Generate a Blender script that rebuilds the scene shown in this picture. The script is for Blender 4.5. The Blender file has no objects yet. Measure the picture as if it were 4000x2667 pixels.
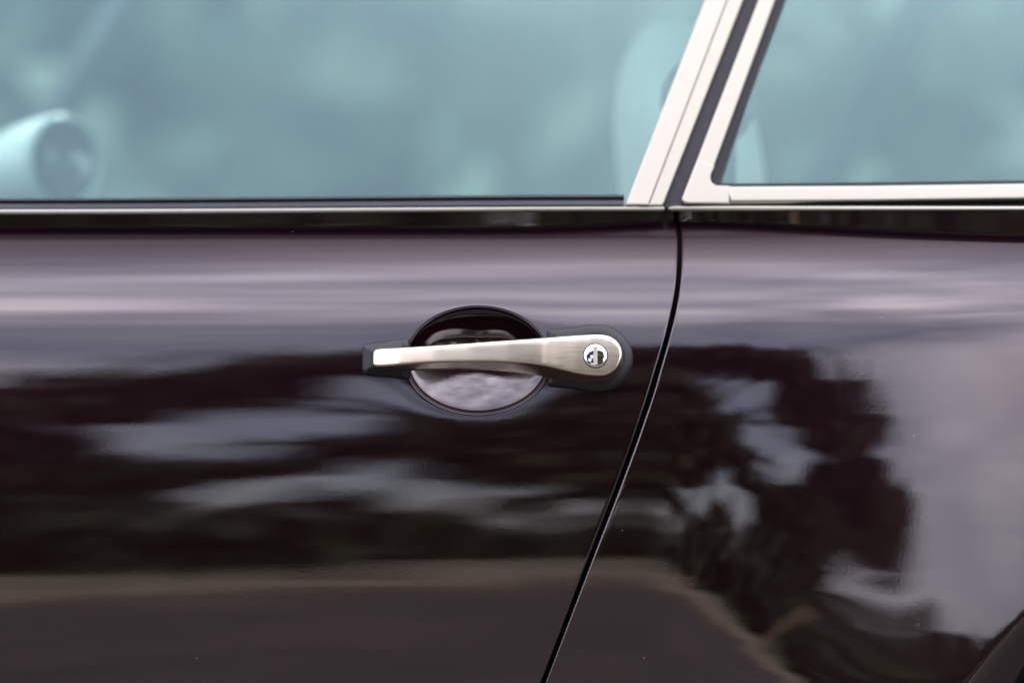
import bpy, bmesh, math, random
import numpy as np
from mathutils import Vector
from mathutils.geometry import delaunay_2d_cdt

R = math.radians
sc = bpy.context.scene
COL = sc.collection

# ------------------------------------------------------------------ camera
S = 0.77 / 4000.0          # metres per photo pixel on the door plane (y = 0)
D = 1.80                   # camera to door
ZC = 0.74                  # camera height
cam_d = bpy.data.cameras.new('camera')
cam = bpy.data.objects.new('camera', cam_d)
COL.objects.link(cam)
cam.location = (0, -D, ZC)
cam.rotation_euler = (R(90), 0, 0)
cam_d.sensor_width = 36.0
cam_d.lens = 36.0 * D / 0.77
cam_d.clip_start = 0.05
cam_d.clip_end = 600
cam_d.dof.use_dof = True
cam_d.dof.focus_distance = D - 0.012
cam_d.dof.aperture_fstop = 1.9
cam_d.dof.aperture_blades = 9
sc.camera = cam

# ------------------------------------------------------------------ sky, sun, exposure
SUN_EL, SUN_AZ = 52.0, 200.0     # sun behind the car and high
world = bpy.data.worlds.new('World')
sc.world = world
world.use_nodes = True
nt = world.node_tree
for n in list(nt.nodes):
    nt.nodes.remove(n)
def N(t, typ, **kw):
    n = t.nodes.new(typ)
    for k, v in kw.items():
        setattr(n, k, v)
    return n
wo = N(nt, 'ShaderNodeOutputWorld')
bg = N(nt, 'ShaderNodeBackground'); bg.inputs[1].default_value = 0.10
sky = N(nt, 'ShaderNodeTexSky', sky_type='NISHITA')
sky.sun_disc = False
sky.sun_elevation = R(SUN_EL)
sky.sun_rotation = R(20)
sky.air_density = 1.0; sky.dust_density = 2.0; sky.ozone_density = 1.5
tc = N(nt, 'ShaderNodeTexCoord')
mp = N(nt, 'ShaderNodeMapping'); mp.inputs['Scale'].default_value = (1.0, 1.0, 2.2)
mp.inputs['Location'].default_value = (1.4, 8.8, 0.2)
nz = N(nt, 'ShaderNodeTexNoise'); nz.inputs['Scale'].default_value = 1.9
nz.inputs['Detail'].default_value = 3.0; nz.inputs['Roughness'].default_value = 0.4
rp = N(nt, 'ShaderNodeValToRGB')
rp.color_ramp.elements[0].position = 0.34; rp.color_ramp.elements[0].color = (0.30, 0.30, 0.30, 1)
rp.color_ramp.elements[1].position = 0.66; rp.color_ramp.elements[1].color = (1, 1, 1, 1)
nz2 = N(nt, 'ShaderNodeTexNoise'); nz2.inputs['Scale'].default_value = 3.4
nz2.inputs['Detail'].default_value = 3.0
rp2 = N(nt, 'ShaderNodeValToRGB')
rp2.color_ramp.elements[0].position = 0.3; rp2.color_ramp.elements[0].color = (6.9, 6.5, 7.9, 1)
rp2.color_ramp.elements[1].position = 0.7; rp2.color_ramp.elements[1].color = (14.8, 13.5, 14.8, 1)
mx = N(nt, 'ShaderNodeMix', data_type='RGBA')
L = nt.links.new
L(tc.outputs['Generated'], mp.inputs[0])
L(mp.outputs[0], nz.inputs['Vector']); L(mp.outputs[0], nz2.inputs['Vector'])
L(nz.outputs[0], rp.inputs[0]); L(nz2.outputs[0], rp2.inputs[0])
L(rp.outputs[0], mx.inputs[0]); L(sky.outputs[0], mx.inputs[6]); L(rp2.outputs[0], mx.inputs[7])
sepx = N(nt, 'ShaderNodeSeparateXYZ'); L(tc.outputs['Generated'], sepx.inputs[0])
mr_ = N(nt, 'ShaderNodeMapRange'); mr_.inputs['To Min'].default_value = 0.47; mr_.inputs['To Max'].default_value = 1.30
L(sepx.outputs['Z'], mr_.inputs['Value'])          # overcast sky: about three times brighter overhead than at the horizon
mul = N(nt, 'ShaderNodeVectorMath', operation='SCALE')
L(mx.outputs[2], mul.inputs[0]); L(mr_.outputs[0], mul.inputs['Scale'])
L(mul.outputs[0], bg.inputs[0]); L(bg.outputs[0], wo.inputs[0])

sun_d = bpy.data.lights.new('sun', 'SUN')
sun_d.energy = 1.0
sun_d.angle = R(12)
sun_d.color = (1.0, 0.95, 0.88)
sun = bpy.data.objects.new('sun', sun_d)
COL.objects.link(sun)
saz = R(20)   # direction towards the sun: from +Y turned towards +X
sdir = Vector((math.sin(saz) * math.cos(R(SUN_EL)), math.cos(saz) * math.cos(R(SUN_EL)), math.sin(R(SUN_EL))))
sun.rotation_euler = sdir.to_track_quat('Z', 'Y').to_euler()

sc.view_settings.view_transform = 'Standard'
sc.view_settings.look = 'None'
sc.view_settings.exposure = 2.15
sc.view_settings.gamma = 1.0
sc.render.engine = 'CYCLES'
sc.cycles.max_bounces = 12
sc.cycles.glossy_bounces = 6
sc.cycles.transparent_max_bounces = 16
sc.cycles.caustics_reflective = False
sc.cycles.caustics_refractive = False

# ------------------------------------------------------------------ materials
def new_mat(name):
    m = bpy.data.materials.new(name)
    m.use_nodes = True
    t = m.node_tree
    b = t.nodes['Principled BSDF']
    return m, t, b

def simple(name, col, rough, metal=0.0, spec=0.5, noise=0.0, nscale=40.0, bump=0.0, bscale=200.0):
    m, t, b = new_mat(name)
    b.inputs['Base Color'].default_value = (*col, 1)
    b.inputs['Roughness'].default_value = rough
    b.inputs['Metallic'].default_value = metal
    b.inputs['Specular IOR Level'].default_value = spec
    co = N(t, 'ShaderNodeTexCoord')
    if noise:
        n = N(t, 'ShaderNodeTexNoise'); n.inputs['Scale'].default_value = nscale; n.inputs['Detail'].default_value = 6
        r = N(t, 'ShaderNodeValToRGB')
        r.color_ramp.elements[0].position = 0.3
        r.color_ramp.elements[1].position = 0.7
        r.color_ramp.elements[0].color = (*[c * (1 - noise) for c in col], 1)
        r.color_ramp.elements[1].color = (*[c * (1 + noise) for c in col], 1)
        t.links.new(co.outputs['Object'], n.inputs['Vector'])
        t.links.new(n.outputs[0], r.inputs[0]); t.links.new(r.outputs[0], b.inputs['Base Color'])
    if bump:
        n = N(t, 'ShaderNodeTexNoise'); n.inputs['Scale'].default_value = bscale; n.inputs['Detail'].default_value = 4
        bp = N(t, 'ShaderNodeBump'); bp.inputs['Strength'].default_value = bump; bp.inputs['Distance'].default_value = 0.001
        t.links.new(co.outputs['Object'], n.inputs['Vector'])
        t.links.new(n.outputs[0], bp.inputs['Height']); t.links.new(bp.outputs[0], b.inputs['Normal'])
    return m

def dust(t, b, scale, frac, size, col, base_sock=None, base_col=None):
    """sparse specks of dust: voronoi cells, a few of which carry a tiny dot"""
    co = N(t, 'ShaderNodeTexCoord')
    v = N(t, 'ShaderNodeTexVoronoi'); v.inputs['Scale'].default_value = scale
    lt = N(t, 'ShaderNodeMath', operation='LESS_THAN')
    sep = N(t, 'ShaderNodeSeparateColor')
    th = N(t, 'ShaderNodeMath', operation='MULTIPLY'); th.inputs[1].default_value = size
    gt = N(t, 'ShaderNodeMath', operation='GREATER_THAN'); gt.inputs[1].default_value = 1 - frac
    mu = N(t, 'ShaderNodeMath', operation='MULTIPLY')
    t.links.new(co.outputs['Object'], v.inputs['Vector'])
    t.links.new(v.outputs['Color'], sep.inputs[0])
    t.links.new(sep.outputs[1], th.inputs[0])
    t.links.new(v.outputs['Distance'], lt.inputs[0]); t.links.new(th.outputs[0], lt.inputs[1])
    t.links.new(sep.outputs[0], gt.inputs[0])
    t.links.new(lt.outputs[0], mu.inputs[0]); t.links.new(gt.outputs[0], mu.inputs[1])
    return mu

def paint_mat():
    """aubergine flake base under a glossy clear coat; the coat's reflectance against angle is that of p-polarised
    light (it sinks towards Brewster's angle), as with the polarising filter the photograph was evidently taken with"""
    m, t, b = new_mat('aubergine_paint')
    b.inputs['Metallic'].default_value = 0.85
    b.inputs['Roughness'].default_value = 0.27
    b.inputs['Specular IOR Level'].default_value = 0.0
    co = N(t, 'ShaderNodeTexCoord')
    n = N(t, 'ShaderNodeTexNoise'); n.inputs['Scale'].default_value = 420; n.inputs['Detail'].default_value = 1.5
    bp = N(t, 'ShaderNodeBump'); bp.inputs['Strength'].default_value = 0.0065; bp.inputs['Distance'].default_value = 0.001
    t.links.new(co.outputs['Object'], n.inputs['Vector'])
    t.links.new(n.outputs[0], bp.inputs['Height'])
    g = N(t, 'ShaderNodeBsdfGlossy'); g.inputs['Roughness'].default_value = 0.012
    g.inputs['Color'].default_value = (1, 1, 1, 1)
    t.links.new(bp.outputs[0], g.inputs['Normal'])
    lw = N(t, 'ShaderNodeLayerWeight'); lw.inputs[0].default_value = 0.5
    cr_ = N(t, 'ShaderNodeValToRGB')
    e = cr_.color_ramp.elements
    e[0].position = 0.0; e[0].color = (0.074, 0.074, 0.074, 1)
    e[1].position = 1.0; e[1].color = (1, 1, 1, 1)
    for p_, v_ in ((0.13, 0.078), (0.225, 0.076), (0.30, 0.046), (0.37, 0.022), (0.44, 0.010), (0.60, 0.022), (0.76, 0.12), (0.90, 0.45)):
        k_ = e.new(p_); k_.color = (v_, v_, v_, 1)
    t.links.new(lw.outputs['Facing'], cr_.inputs[0])
    d1 = dust(t, b, 60, 0.30, 0.040, None)
    d2 = dust(t, b, 260, 0.09, 0.085, None)
    mxx = N(t, 'ShaderNodeMath', operation='MAXIMUM')
    t.links.new(d1.outputs[0], mxx.inputs[0]); t.links.new(d2.outputs[0], mxx.inputs[1])
    mc = N(t, 'ShaderNodeMix', data_type='RGBA')
    mc.inputs[6].default_value = (0.0100, 0.0027, 0.0048, 1)
    mc.inputs[7].default_value = (0.30, 0.26, 0.22, 1)
    t.links.new(mxx.outputs[0], mc.inputs[0]); t.links.new(mc.outputs[2], b.inputs['Base Color'])
    inv = N(t, 'ShaderNodeMath', operation='SUBTRACT'); inv.inputs[0].default_value = 1.0
    t.links.new(mxx.outputs[0], inv.inputs[1])
    fm = N(t, 'ShaderNodeMath', operation='MULTIPLY')
    t.links.new(cr_.outputs[0], fm.inputs[0]); t.links.new(inv.outputs[0], fm.inputs[1])
    ms = N(t, 'ShaderNodeMixShader')
    t.links.new(fm.outputs[0], ms.inputs[0]); t.links.new(b.outputs[0], ms.inputs[1]); t.links.new(g.outputs[0], ms.inputs[2])
    t.links.new(ms.outputs[0], t.nodes['Material Output'].inputs[0])
    return m

def metal_mat(name, col, rough, streak=0.05, bump=0.0):
    m, t, b = new_mat(name)
    b.inputs['Metallic'].default_value = 1.0
    b.inputs['Base Color'].default_value = (*col, 1)
    co = N(t, 'ShaderNodeTexCoord')
    mpp = N(t, 'ShaderNodeMapping'); mpp.inputs['Scale'].default_value = (14, 60, 260)
    n = N(t, 'ShaderNodeTexNoise'); n.inputs['Scale'].default_value = 3.0; n.inputs['Detail'].default_value = 5
    r = N(t, 'ShaderNodeMapRange'); r.inputs['To Min'].default_value = rough - streak; r.inputs['To Max'].default_value = rough + streak
    t.links.new(co.outputs['Object'], mpp.inputs[0]); t.links.new(mpp.outputs[0], n.inputs['Vector'])
    t.links.new(n.outputs[0], r.inputs['Value']); t.links.new(r.outputs[0], b.inputs['Roughness'])
    n2 = N(t, 'ShaderNodeTexNoise'); n2.inputs['Scale'].default_value = 700; n2.inputs['Detail'].default_value = 2
    bp = N(t, 'ShaderNodeBump'); bp.inputs['Strength'].default_value = bump; bp.inputs['Distance'].default_value = 0.0005
    t.links.new(co.outputs['Object'], n2.inputs['Vector'])
    if bump:
        t.links.new(n2.outputs[0], bp.inputs['Height']); t.links.new(bp.outputs[0], b.inputs['Normal'])
    return m

def rubber_mat(name, col, rough, specks=0.1):
    m, t, b = new_mat(name)
    b.inputs['Roughness'].default_value = rough
    b.inputs['Specular IOR Level'].default_value = 0.32
    d1 = dust(t, b, 420, specks, 0.22, None)
    co = N(t, 'ShaderNodeTexCoord')
    n = N(t, 'ShaderNodeTexNoise'); n.inputs['Scale'].default_value = 60; n.inputs['Detail'].default_value = 6
    r = N(t, 'ShaderNodeMix', data_type='RGBA')
    r.inputs[6].default_value = (*[c * 0.75 for c in col], 1); r.inputs[7].default_value = (*[c * 1.3 for c in col], 1)
    t.links.new(co.outputs['Object'], n.inputs['Vector']); t.links.new(n.outputs[0], r.inputs[0])
    mc = N(t, 'ShaderNodeMix', data_type='RGBA'); mc.inputs[7].default_value = (0.16, 0.15, 0.13, 1)
    t.links.new(d1.outputs[0], mc.inputs[0]); t.links.new(r.outputs[2], mc.inputs[6]); t.links.new(mc.outputs[2], b.inputs['Base Color'])
    n3 = N(t, 'ShaderNodeTexNoise'); n3.inputs['Scale'].default_value = 900
    bp = N(t, 'ShaderNodeBump'); bp.inputs['Strength'].default_value = 0.12; bp.inputs['Distance'].default_value = 0.0006
    t.links.new(co.outputs['Object'], n3.inputs['Vector']); t.links.new(n3.outputs[0], bp.inputs['Height']); t.links.new(bp.outputs[0], b.inputs['Normal'])
    return m

def glass_mat(name, tint, ior=1.52):
    m = bpy.data.materials.new(name)
    m.use_nodes = True
    t = m.node_tree
    for n in list(t.nodes):
        t.nodes.remove(n)
    o = N(t, 'ShaderNodeOutputMaterial')
    tr = N(t, 'ShaderNodeBsdfTransparent'); tr.inputs[0].default_value = (*tint, 1)
    gl = N(t, 'ShaderNodeBsdfGlossy'); gl.inputs['Roughness'].default_value = 0.0
    gl.inputs[0].default_value = (0.72, 0.97, 0.99, 1)
    fr = N(t, 'ShaderNodeFresnel'); fr.inputs[0].default_value = ior
    mixs = N(t, 'ShaderNodeMixShader')
    t.links.new(fr.outputs[0], mixs.inputs[0]); t.links.new(tr.outputs[0], mixs.inputs[1]); t.links.new(gl.outputs[0], mixs.inputs[2])
    t.links.new(mixs.outputs[0], o.inputs[0])
    return m

PAINT = paint_mat()
SATIN = metal_mat('satin_stainless', (0.325, 0.318, 0.262), 0.34, 0.05)
HANDLE = metal_mat('satin_nickel', (0.64, 0.575, 0.45), 0.24, 0.06, 0.03)
CHROME = metal_mat('polished_chrome', (0.82, 0.82, 0.80), 0.035, 0.015)
SLOT = metal_mat('worn_steel', (0.55, 0.53, 0.47), 0.36, 0.06, 0.05)
RUBBER = rubber_mat('grey_black_rubber', (0.008, 0.009, 0.0105), 0.40, 0.04)
RUBBER2 = rubber_mat('dusty_seal_rubber', (0.020, 0.021, 0.025), 0.40, 0.35)
BLACK = simple('black_cavity', (0.004, 0.004, 0.004), 0.8, spec=0.1)
GLASS = glass_mat('green_tinted_glass', (0.78, 0.95, 0.91), 1.63)
LEATHER = simple('pale_leather', (0.56, 0.545, 0.51), 0.5, noise=0.08, nscale=30, bump=0.1)
TRIMDARK = simple('dark_cabin_trim', (0.035, 0.037, 0.04), 0.6, noise=0.2)
HEADLINE = simple('grey_headlining', (0.05, 0.05, 0.05), 0.9, noise=0.1)
PLASTIC = simple('black_plastic', (0.008, 0.008, 0.009), 0.45)
MIRROR = metal_mat('dark_gauge_glass', (0.10, 0.10, 0.10), 0.03, 0.01)
TYRE = simple('tyre_rubber', (0.012, 0.012, 0.012), 0.75, noise=0.2)

# ------------------------------------------------------------------ helpers
def link(name, me, mat, parent=None, smooth=True):
    o = bpy.data.objects.new(name, me)
    COL.objects.link(o)
    if mat is not None and not me.materials:
        me.materials.append(mat)
    if smooth:
        me.shade_smooth()
    o.parent = parent
    return o

def mesh_of(name, verts, faces):
    me = bpy.data.meshes.new(name)
    me.from_pydata([tuple(map(float, v)) for v in verts], [], [tuple(f) for f in faces])
    me.update()
    return me

def flat_normals_by_angle(me, ang=35):
    """smooth shading that keeps edges sharper than ang crisp"""
    bm = bmesh.new(); bm.from_mesh(me)
    for e in bm.edges:
        if len(e.link_faces) == 2 and e.calc_face_angle(0) > R(ang):
            e.smooth = False
    bm.to_mesh(me); bm.free()

def smoothstep(a, b, x):
    t = np.clip((x - a) / (b - a), 0, 1)
    return t * t * (3 - 2 * t)

def ph(py):                # photo row -> height above camera axis on the door plane
    return (1333.5 - py) * S
def pxx(px):
    return (px - 2000.0) * S

# ------------------------------------------------------------------ body surface  y = Y(x, h),  h = z - ZC
_rows = [(4200, -12), (3300, -6.0), (2900, -3.2), (2667, -1.9), (2400, -0.2), (2160, 1.5), (2000, 3.0), (1740, 6.9),
         (1620, 8.8), (1345, 13.4), (1270, 18), (1150, 30), (1045, 41), (1000, 46), (950, 51), (890, 56), (840, 58), (760, 59), (400, 60)]
_h = np.array([ph(r[0]) for r in _rows]); _t = np.array([r[1] for r in _rows], float)
HT = np.arange(-0.62, 0.22, 0.0001)
TT = np.interp(HT, _h, _t)
_k = np.exp(-0.5 * (np.arange(-250, 251) / 55.0) ** 2); _k /= _k.sum()
TT = np.convolve(np.pad(TT, 250, mode='edge'), _k, mode='valid')
GT = np.tan(np.radians(TT))
PT = np.cumsum(GT) * 0.0001
PT -= np.interp(ph(1390), HT, PT)

# haunch: sideways turn of the rear panel towards the wheel arch
_x = np.array([pxx(v) for v in (-3000, 2590, 2800, 2970, 3080, 3300, 3470, 3700, 3950, 4300, 6500)])
_g = np.array([0, 0, 2.45, 4.8, 6.55, 10, 12.75, 16.7, 21.5, 24, 24.0])
XT = np.arange(-1.2, 1.1, 0.0002)
GX = np.interp(XT, _x, np.tan(np.radians(_g)))
_k2 = np.exp(-0.5 * (np.arange(-200, 201) / 60.0) ** 2); _k2 /= _k2.sum()
GX = np.convolve(np.pad(GX, 200, mode='edge'), _k2, mode='valid')
PX_ = -np.cumsum(GX) * 0.0002

WX, WH = pxx(5440), ph(3340)           # wheel centre
RA = 1708 * S                          # arch opening
RCREST = 1845 * S                      # crest of the rolled lip

EX, EH, EA, EB = pxx(1866), ph(1405), 280 * S, 209 * S    # recess ellipse

def softplus(v, w):
    return w * np.logaddexp(0, v / w)

def Y(x, h):
    x = np.asarray(x, float); h = np.asarray(h, float)
    y = np.interp(h, HT, PT)
    y = y + np.interp(x, XT, PX_) - np.interp(-0.3, XT, PX_)
    y = y - (x - 0.08) * (h + 0.01) * 0.036          # slight twist along the door
    # flare growing downwards in front of the arch
    s = softplus((x - pxx(2610)), 80 * S) - softplus((x - pxx(3350)), 130 * S)
    y = y - 0.088 * s / (680 * S) * softplus(ph(2040) - h, 85 * S)
    s4 = softplus((x - pxx(2700)), 100 * S) - softplus((x - pxx(3300)), 120 * S)
    y = y - 0.075 * s4 / (600 * S) * (softplus(ph(1520) - h, 70 * S) - 0.35 * softplus(ph(1950) - h, 90 * S))
    # rolled arch lip
    r = np.hypot(x - WX, h - WH)
    rc = (1777 + 85 * np.clip((ph(2298) - h) / (369 * S), -1.0, 1.3)) * S
    y = y + 0.62 * softplus(rc - r, 0.0022)
    # sheet metal drawn in round the recess
    rho = np.hypot((x - EX) / EA, (h - EH) / EB)
    dist = np.maximum(rho - 1, 0) * 0.046
    y = y + 0.00032 * np.exp(-dist / 0.011) * np.exp(-(dist / 0.04) ** 2)
    # faint waviness of hand finished steel
    y = y + 0.000016 * np.sin(h * 240 + 3 * np.sin(x * 7)) * np.cos(x * 9 + 1.0) + 0.000004 * np.sin(h * 560 + x * 14)
    return y

def on_body(px, py, lift=0.0):
    """photo point -> point on the body surface"""
    yy = 0.0
    for _ in range(12):
        x = pxx(px) * (1 + yy / D); h = ph(py) * (1 + yy / D)
        yy = float(Y(x, h)) + lift
    return x, h

def at(px, py, yy):
    return np.array([pxx(px) * (1 + yy / D), yy, ZC + ph(py) * (1 + yy / D)])

_sl = [(2646, 760), (2648, 835), (2660, 880), (2666, 930), (2664, 1000), (2652, 1100), (2636, 1200), (2612, 1300), (2578, 1420), (2536, 1560), (2478, 1730),
       (2404, 1930), (2330, 2120), (2235, 2370), (2122, 2667), (2040, 2880), (1960, 3100), (1860, 3500)]
_slp = np.array([on_body(a - 8 - 8 * (b < 1100), b) for a, b in _sl])
_o = np.argsort(_slp[:, 1])
SLH, SLX = _slp[_o, 1], _slp[_o, 0]
_hh = np.arange(SLH[0], SLH[-1], 0.001)
_sx = np.interp(_hh, SLH, SLX)
_k3 = np.exp(-0.5 * (np.arange(-30, 31) / 9.0) ** 2); _k3 /= _k3.sum()
_sx = np.convolve(np.pad(_sx, 30, mode='reflect', reflect_type='odd'), _k3, mode='valid')
def XS(h):
    return np.interp(h, _hh, _sx)
def XSslope(h):
    return (XS(h + 0.002) - XS(h - 0.002)) / 0.004
GAP = 0.0029

def edge_round(dl, rad):
    u = np.clip(rad - dl, 0, rad * 0.985)
    return rad - np.sqrt(rad * rad - u * u)

def panel(name, x0, x1fun, side, hb, htfun, hole=None, arch=False, mat=PAINT, parent=None):
    """sheet panel on the body surface between x0 and the shut line, triangulated with exact normals"""
    RAD = 0.0018
    cs = lambda h: 1 / np.sqrt(1 + XSslope(h) ** 2)
    def dist_edge(x, h):
        return (XS(h) - x) * cs(h) if side < 0 else (x - XS(h) - GAP) * cs(h)
    def YY(x, h):
        y = Y(x, h) + edge_round(np.maximum(dist_edge(x, h), 0), RAD)
        if hole:
            rho = np.hypot((x - EX) / EA, (h - EH) / EB)
            y = y + edge_round(np.maximum((rho - 1) * 0.046, 0), 0.0011)
        return y
    step = 0.0065
    pts = []; cons = []
    def xe(h, dl):
        return (XS(h) - dl / cs(h)) if side < 0 else (XS(h) + GAP + dl / cs(h))
    def ring(plist, closed=True):
        i0 = len(pts); pts.extend(plist)
        n = len(plist)
        for i in range(n if closed else n - 1):
            cons.append((i0 + i, i0 + (i + 1) % n))
        return i0, n
    # outer boundary
    xs_far = x0
    hs = np.arange(hb, 0.5, 0.004)
    bnd = []
    # shut line side, going up
    htop_edge = htfun(xe(np.array(0.05), 0.0))
    hs = np.linspace(hb, float(htop_edge), 150)
    edge = [(float(xe(np.array(h), 0.0)), float(h)) for h in hs]
    n_top = 120
    xtop = np.linspace(edge[-1][0], xs_far, n_top)[1:]
    top = [(float(x), float(htfun(x))) for x in xtop]
    far = [(xs_far, float(v)) for v in np.linspace(top[-1][1], hb, 60)[1:]]
    bot = [(float(v), hb) for v in np.linspace(xs_far, edge[0][0], 80)[1:-1]]
    outer = edge + top + far + bot
    if arch:
        pass
    oi, on = ring(outer)
    # refinement rows along the shut line
    for dl in (0.00008, 0.0003, 0.0007, 0.0012, 0.0018, 0.004):
        for h in hs[1:-1]:
            pts.append((float(xe(np.array(h), dl)), float(h)))
    hole_ids = None
    if hole:
        a = np.linspace(0, 2 * math.pi, 181)[:-1]
        hi, hn = ring([(EX + EA * math.cos(t), EH + EB * math.sin(t)) for t in a])
        for k in (0.00008, 0.0003, 0.0006, 0.0011, 0.003, 0.0055):
            f = 1 + k / 0.046
            pts.extend([(EX + f * EA * math.cos(t), EH + f * EB * math.sin(t)) for t in a])
    if arch:
        a = np.linspace(0, 2 * math.pi, 361)[:-1]
        def inside(p):
            lo, hi_ = min(x0, edge[0][0]), max(x0, edge[0][0])
            return p[1] > hb + 0.0005 and p[0] < x0 - 0.0005
        for rr in [RA] + list(RA + np.arange(0.002, 0.046, 0.0018)):
            ap = [(WX + rr * math.cos(t), WH + rr * math.sin(t)) for t in a]
            if rr == RA:
                run = [i for i, p in enumerate(ap) if inside(p)]
                seq = [ap[i] for i in run]
                # keep one contiguous run (left/top of the wheel)
                i0 = len(pts); pts.extend(seq)
                for i in range(len(seq) - 1):
                    cons.append((i0 + i, i0 + i + 1))
                arch_run = seq
            else:
                pts.extend([p for p in ap if inside(p)])
    # interior grid
    xa, xb = min(x0, min(e[0] for e in edge)), max(x0, max(e[0] for e in edge))
    gx, gh = np.meshgrid(np.arange(xa, xb, step), np.arange(hb + step, 0.2, step))
    gx = gx.ravel(); gh = gh.ravel()
    ok = (dist_edge(gx, gh) > 0.007) & (gh < np.array([float(htfun(v)) for v in gx]) - 0.003)
    ok &= (np.abs(gx - x0) > 0.003)
    if hole:
        ok &= np.hypot((gx - EX) / EA, (gh - EH) / EB) > 1 + 0.008 / 0.046
    if arch:
        ok &= np.hypot(gx - WX, gh - WH) > RA + 0.046
    pts.extend(zip(gx[ok].tolist(), gh[ok].tolist()))
    # finer rows on the shoulder
    for py in range(845, 1300, 14):
        h0 = ph(py)
        xx = np.arange(xa, xb, 0.012)
        for x in xx:
            hv = h0
            if dist_edge(np.array(x), np.array(hv)) > 0.007 and hv < htfun(x) - 0.0015 and abs(x - x0) > 0.004:
                if hole and np.hypot((x - EX) / EA, (hv - EH) / EB) < 1.2:
                    continue
                pts.append((float(x), float(hv)))
    vo, eo, fo, _, _, _ = delaunay_2d_cdt([Vector(p) for p in pts], cons, [], 0, 1e-7)
    P = np.array([(v[0], v[1]) for v in vo])
    F = np.array([tuple(f) for f in fo])
    c = P[F].mean(axis=1)
    keep = (dist_edge(c[:, 0], c[:, 1]) > -1e-6) & (c[:, 1] > hb) & (c[:, 1] < np.array([float(htfun(v)) for v in c[:, 0]]) + 1e-6)
    keep &= (c[:, 0] > x0) if side < 0 else (c[:, 0] < x0)
    if hole:
        keep &= np.hypot((c[:, 0] - EX) / EA, (c[:, 1] - EH) / EB) > 0.9999
    if arch:
        keep &= np.hypot(c[:, 0] - WX, c[:, 1] - WH) > RA - 0.0002
    F = F[keep]
    yv = YY(P[:, 0], P[:, 1])
    V = np.stack([P[:, 0], yv, P[:, 1] + ZC], 1)
    e = 0.00015
    nx = (YY(P[:, 0] + e, P[:, 1]) - YY(P[:, 0] - e, P[:, 1])) / (2 * e)
    nh = (YY(P[:, 0], P[:, 1] + e) - YY(P[:, 0], P[:, 1] - e)) / (2 * e)
    nrm = np.stack([nx, -np.ones_like(nx), nh], 1)
    nrm /= np.linalg.norm(nrm, axis=1)[:, None]
    # orient triangles towards -Y
    a_, b_, c_ = V[F[:, 0]], V[F[:, 1]], V[F[:, 2]]
    fl = np.cross(b_ - a_, c_ - a_)[:, 1] > 0
    F[fl] = F[fl][:, ::-1]
    verts = V.tolist(); faces = [tuple(int(i) for i in f) for f in F]
    normals = nrm.tolist()
    # return flanges: shut line, recess hole, arch
    def flange(line, depth, nrmfun, flip):
        base = len(verts)
        for (x, h) in line:
            y0 = float(YY(np.array(x), np.array(h)))
            nn = nrmfun(x, h)
            verts.append([x, y0, h + ZC]); normals.append(nn)
            verts.append([x + nn[0] * -0.0, y0 + depth, h + ZC]); normals.append(nn)
        for i in range(len(line) - 1):
            q = (base + 2 * i, base + 2 * i + 1, base + 2 * i + 3, base + 2 * i + 2)
            faces.append(q if flip else q[::-1])
    sg = 1.0 if side < 0 else -1.0
    def nn_edge(x, h):
        sl = float(XSslope(np.array(h))); v = np.array([sg, 0, -sg * sl]); return (v / np.linalg.norm(v)).tolist()
    flange(edge, 0.030, nn_edge, side < 0)
    if arch:
        def nn_arch(x, h):
            v = np.array([WX - x, 0, WH - h]); return (v / np.linalg.norm(v)).tolist()
        flange(arch_run, 0.035, nn_arch, True)
    me = mesh_of(name, verts, faces)
    me.shade_smooth()
    me.normals_split_custom_set_from_vertices([tuple(n) for n in normals])
    me.materials.append(mat)
    o = bpy.data.objects.new(name, me); COL.objects.link(o); o.parent = parent
    return o

# ------------------------------------------------------------------ the car
car = bpy.data.objects.new('coupe_car', None)
COL.objects.link(car)
car.location = (0, 0, 0)
car['label'] = 'glossy dark aubergine classic coupe with satin metal window trim and door handle'
car['category'] = 'car'

TOPP = np.array([on_body(p, q) for p, q in ((-1500, 886), (0, 886), (2100, 884), (2350, 877), (2500, 868), (2640, 860), (2760, 862), (3000, 872), (3400, 890), (4000, 916), (5200, 950))])
_tx = np.arange(-1.3, 1.0, 0.002)
_th = np.interp(_tx, TOPP[:, 0], TOPP[:, 1])
_kt = np.exp(-0.5 * (np.arange(-40, 41) / 13.0) ** 2); _kt /= _kt.sum()
_th = np.convolve(np.pad(_th, 40, mode='reflect', reflect_type='odd'), _kt, mode='valid')
def htop(x):
    return np.interp(x, _tx, _th)
YTOP = float(Y(pxx(2640), htop(pxx(2640))))

door = panel('door', -0.95, None, -1, ph(3500), htop, hole=True, parent=car)
quarter = panel('rear_quarter_panel', 0.86, None, +1, ph(3500), htop, arch=True, parent=car)

# dark seal inside the shut line
hsl = np.linspace(ph(3400), float(htop(0.12)) - 0.002, 120)
vs, fs = [], []
for i, h in enumerate(hsl):
    x = float(XS(h)); y = float(Y(x, h))
    vs += [(x - 0.012, y + 0.016, h + ZC), (x + 0.002, y + 0.0135, h + ZC), (x + GAP + 0.012, y + 0.016, h + ZC)]
    if i:
        a = 3 * (i - 1)
        fs += [(a, a + 1, a + 4, a + 3), (a + 1, a + 2, a + 5, a + 4)]
link('door_seal', mesh_of('door_seal', vs, fs), BLACK, car)

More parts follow.
